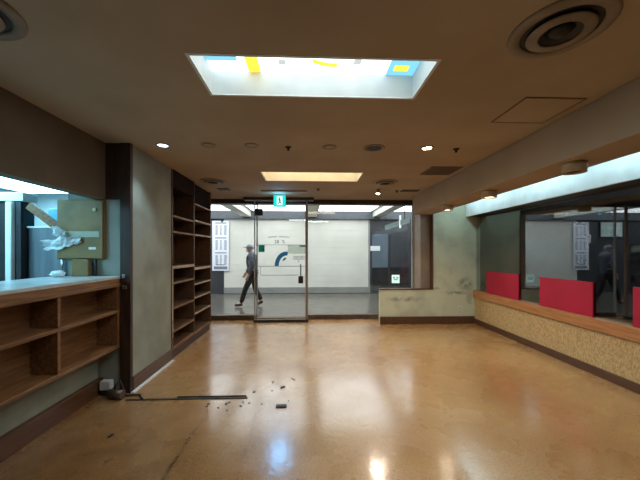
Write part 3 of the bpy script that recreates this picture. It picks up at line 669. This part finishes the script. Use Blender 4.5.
# ------------------------------------------------------------------ walking man
def skin_mesh(name, V, Ed, R, m, parent, sub=2, root=0):
    me = bpy.data.meshes.new(name); me.from_pydata([Vector(v) for v in V], Ed, []); me.update()
    o = bpy.data.objects.new(name, me); COL.objects.link(o)
    md = o.modifiers.new('skin', 'SKIN'); md.use_smooth_shade = True
    for i, r in enumerate(R):
        sv = me.skin_vertices[0].data[i]; sv.radius = r if isinstance(r, tuple) else (r, r); sv.use_root = i == root
    s = o.modifiers.new('sub', 'SUBSURF'); s.levels = sub; s.render_levels = sub
    ev = bpy.data.meshes.new_from_object(o.evaluated_get(bpy.context.evaluated_depsgraph_get()))
    ev.name = name; o.modifiers.clear(); o.data = ev
    ev.materials.clear(); ev.materials.append(m)
    for p in ev.polygons: p.use_smooth = True
    o.parent = parent; return o
P = thing('person', 'man in grey cap, grey-blue jacket and dark trousers walking past outside', 'person', (-1.50, 8.36, -.005))
J = dict(pel=(.03, 0, .90), wst=(.02, 0, 1.05), chs=(-.01, 0, 1.24), nk=(-.02, 0, 1.40), hd0=(-.045, 0, 1.47), hd1=(-.055, 0, 1.55), hd2=(-.045, 0, 1.62))
legs = {-1: [(.03, -.09, .86), (-.15, -.09, .49), (-.27, -.09, .10), (-.40, -.10, .055)], 1: [(.03, .09, .86), (.07, .09, .47), (.24, .09, .15), (.15, .10, .05)]}
arms = {-1: [(-.01, -.18, 1.36), (.06, -.225, 1.10), (-.04, -.22, .87)], 1: [(-.01, .18, 1.36), (-.06, .225, 1.10), (-.18, .21, .90)]}
V = [J['pel'], J['wst'], J['chs'], J['nk'], J['hd0'], J['hd1'], J['hd2']]; R = [(.10, .13), (.09, .12), (.10, .145), (.052, .052), (.066, .062), (.088, .074), (.06, .055)]
Ed = [(i, i+1) for i in range(6)]
V.append((-.15, 0, 1.535)); R.append((.014, .012)); Ed.append((5, 7))                    # nose
for sd in (-1, 1): V.append((-.045, sd*.088, 1.545)); R.append((.022, .01)); Ed.append((5, len(V)-1))   # ears
for sd in (-1, 1):
    p = 0
    for q, r in zip(legs[sd], (.08, .055, .04, .032)): V.append(q); R.append(r); Ed.append((p, len(V)-1)); p = len(V)-1
    p = 2
    for q, r in zip(arms[sd], (.05, .036, .028)): V.append(q); R.append(r); Ed.append((p, len(V)-1)); p = len(V)-1
    w = Vector(arms[sd][2]); d = (w-Vector(arms[sd][1])).normalized()
    palm = w+d*.07; V.append(palm); R.append((.024, .03)); Ed.append((p, len(V)-1)); pp = len(V)-1
    fwd = Vector((-1, 0, 0)); fwd = (fwd-d*fwd.dot(d)).normalized()
    for k, ln in zip((-1.5, -.5, .5, 1.5), (.062, .075, .08, .07)):
        a = palm+fwd*k*.018+d*.035; b_ = a+d*ln*.6; c = b_+d*ln*.4-Vector((0, sd*.02, 0))
        q = pp
        for z, r in ((a, .009), (b_, .008), (c, .007)): V.append(z); R.append(r); Ed.append((q, len(V)-1)); q = len(V)-1
    a = w+d*.04+fwd*.035; b_ = a+d*.04+fwd*.012
    V.append(a); R.append(.01); Ed.append((p, len(V)-1)); V.append(b_); R.append(.008); Ed.append((len(V)-2, len(V)-1))
body = skin_mesh('body', V, Ed, R, M['skin'], P)
V = [(.03, 0, .83), (.02, 0, 1.0), (-.005, 0, 1.2), (-.01, 0, 1.34), (-.015, 0, 1.42)]; R = [(.135, .165), (.125, .16), (.13, .175), (.10, .13), (.075, .075)]; Ed = [(0, 1), (1, 2), (2, 3), (3, 4)]
for sd in (-1, 1):
    p = 3
    for q, r in zip(arms[sd], (.075, .06, .048)): V.append(q); R.append(r); Ed.append((p, len(V)-1)); p = len(V)-1
V.append((.07, 0, 1.42)); R.append((.06, .09)); Ed.append((3, len(V)-1))                  # hood lying on the back
skin_mesh('jacket', V, Ed, R, M['jacket'], P, root=1)
V = [(.03, 0, .92)]; R = [(.115, .15)]; Ed = []
for sd in (-1, 1):
    p = 0
    for q, r in zip(legs[sd][:3], (.098, .076, .062)): V.append(q); R.append(r); Ed.append((p, len(V)-1)); p = len(V)-1
skin_mesh('trousers', V, Ed, R, M['trousers'], P)
off = Vector(P.location)
for sd in (-1, 1):
    a, t_ = Vector(legs[sd][2]), Vector(legs[sd][3])
    heel = a+Vector((.045, 0, -.03)); toe = t_+(t_-a).normalized()*.04
    toe.z = max(toe.z, .045)
    skin_mesh('shoe', [heel, (a+t_)/2+Vector((0, 0, -.02)), t_, toe], [(0, 1), (1, 2), (2, 3)], [(.045, .042), (.05, .045), (.046, .036), (.036, .026)], M['shoe'], P)
cp = MB(); o3 = off+Vector((-.05, 0, 1.585))
cp.lathe([(0, .075), (.05, .066), (.088, .04), (.102, 0), (.1, -.012), (.0, -.012)], o3, 24)
cp.prism([(o3.x-.07, o3.y-.085), (o3.x-.16, o3.y-.06), (o3.x-.185, o3.y), (o3.x-.16, o3.y+.06), (o3.x-.07, o3.y+.085)], 'z', o3.z-.012, o3.z+.004)
cp.build('cap', M['cap'], P)
MB().ball(off+Vector((-.118, 0, 1.505)), .045, .062, .05).build('face_mask', M['mask'], P)
for sd in (-1, 1): MB().ball(off+Vector((-.128, sd*.033, 1.556)), .01, .014, .009, 8, 6).build('eye', M['eye'], P)
MB().ball(off+Vector((-.03, 0, 1.555)), .088, .088, .05).build('hair', M['cap'], P)

# ------------------------------------------------------------------ lamps the place has
lamp('downlight_beam', 'SPOT', (1.28, 3.29, CE-.03), 76, (1, .86, .68), .06, (1.28, 3.29, 0), math.radians(140), .6)
lamp('hanging_spot_beam', 'SPOT', (1.25, 5.5, CE-.1), 54, (1, .86, .68), .04, (1.25, 5.2, 0), math.radians(140), .6)
lamp('blue_downlight_beam', 'SPOT', (-1.52, 3.31, CE-.03), 30, (.6, .85, 1), .05, (-1.75, 3.5, 0), math.radians(84), .8)
for y in (3.8, 4.97): lamp('drum_beam', 'SPOT', (2.27, y, 2.12), 14, (1, .82, .6), .05, (2.27, y, 0), math.radians(140), .6)

lamp('white_box_light', 'AREA', (.04, 2.007, CE+.002), 22, (.88, .96, 1), (1.4, .4), (.04, 2.007, 0))
lamp('amber_box_light', 'AREA', (.067, 4.61, CE+.002), 9, (1, .78, .5), (1.4, .5), (.067, 4.61, 0))

lamp('exit_sign_glow', 'POINT', (-.55, 5.95, 2.44), 5, (.14, .55, 1), .1)
lamp('exit_sign_beam', 'SPOT', (-.55, 5.95, 2.44), 40, (.16, .5, 1), .17, (-.25, 2.6, 0), math.radians(62), .5)

# ------------------------------------------------------------------ world, camera, view
w = bpy.data.worlds.new('dim_surroundings'); S.world = w; w.use_nodes = True
w.node_tree.nodes['Background'].inputs[0].default_value = (.03, .03, .035, 1)
cam = bpy.data.cameras.new('camera'); co = bpy.data.objects.new('camera', cam); COL.objects.link(co); S.camera = co
cam.sensor_width = 36; cam.lens = 310/640*36; cam.shift_y = 12/640; cam.clip_start = .05
co.location = (0, 0, 1.45); co.rotation_euler = (PI/2, 0, -math.atan(12/310))
S.view_settings.view_transform = 'Standard'; S.view_settings.look = 'None'; S.view_settings.gamma = 1; S.view_settings.exposure = 0
S.view_settings.use_curve_mapping = False
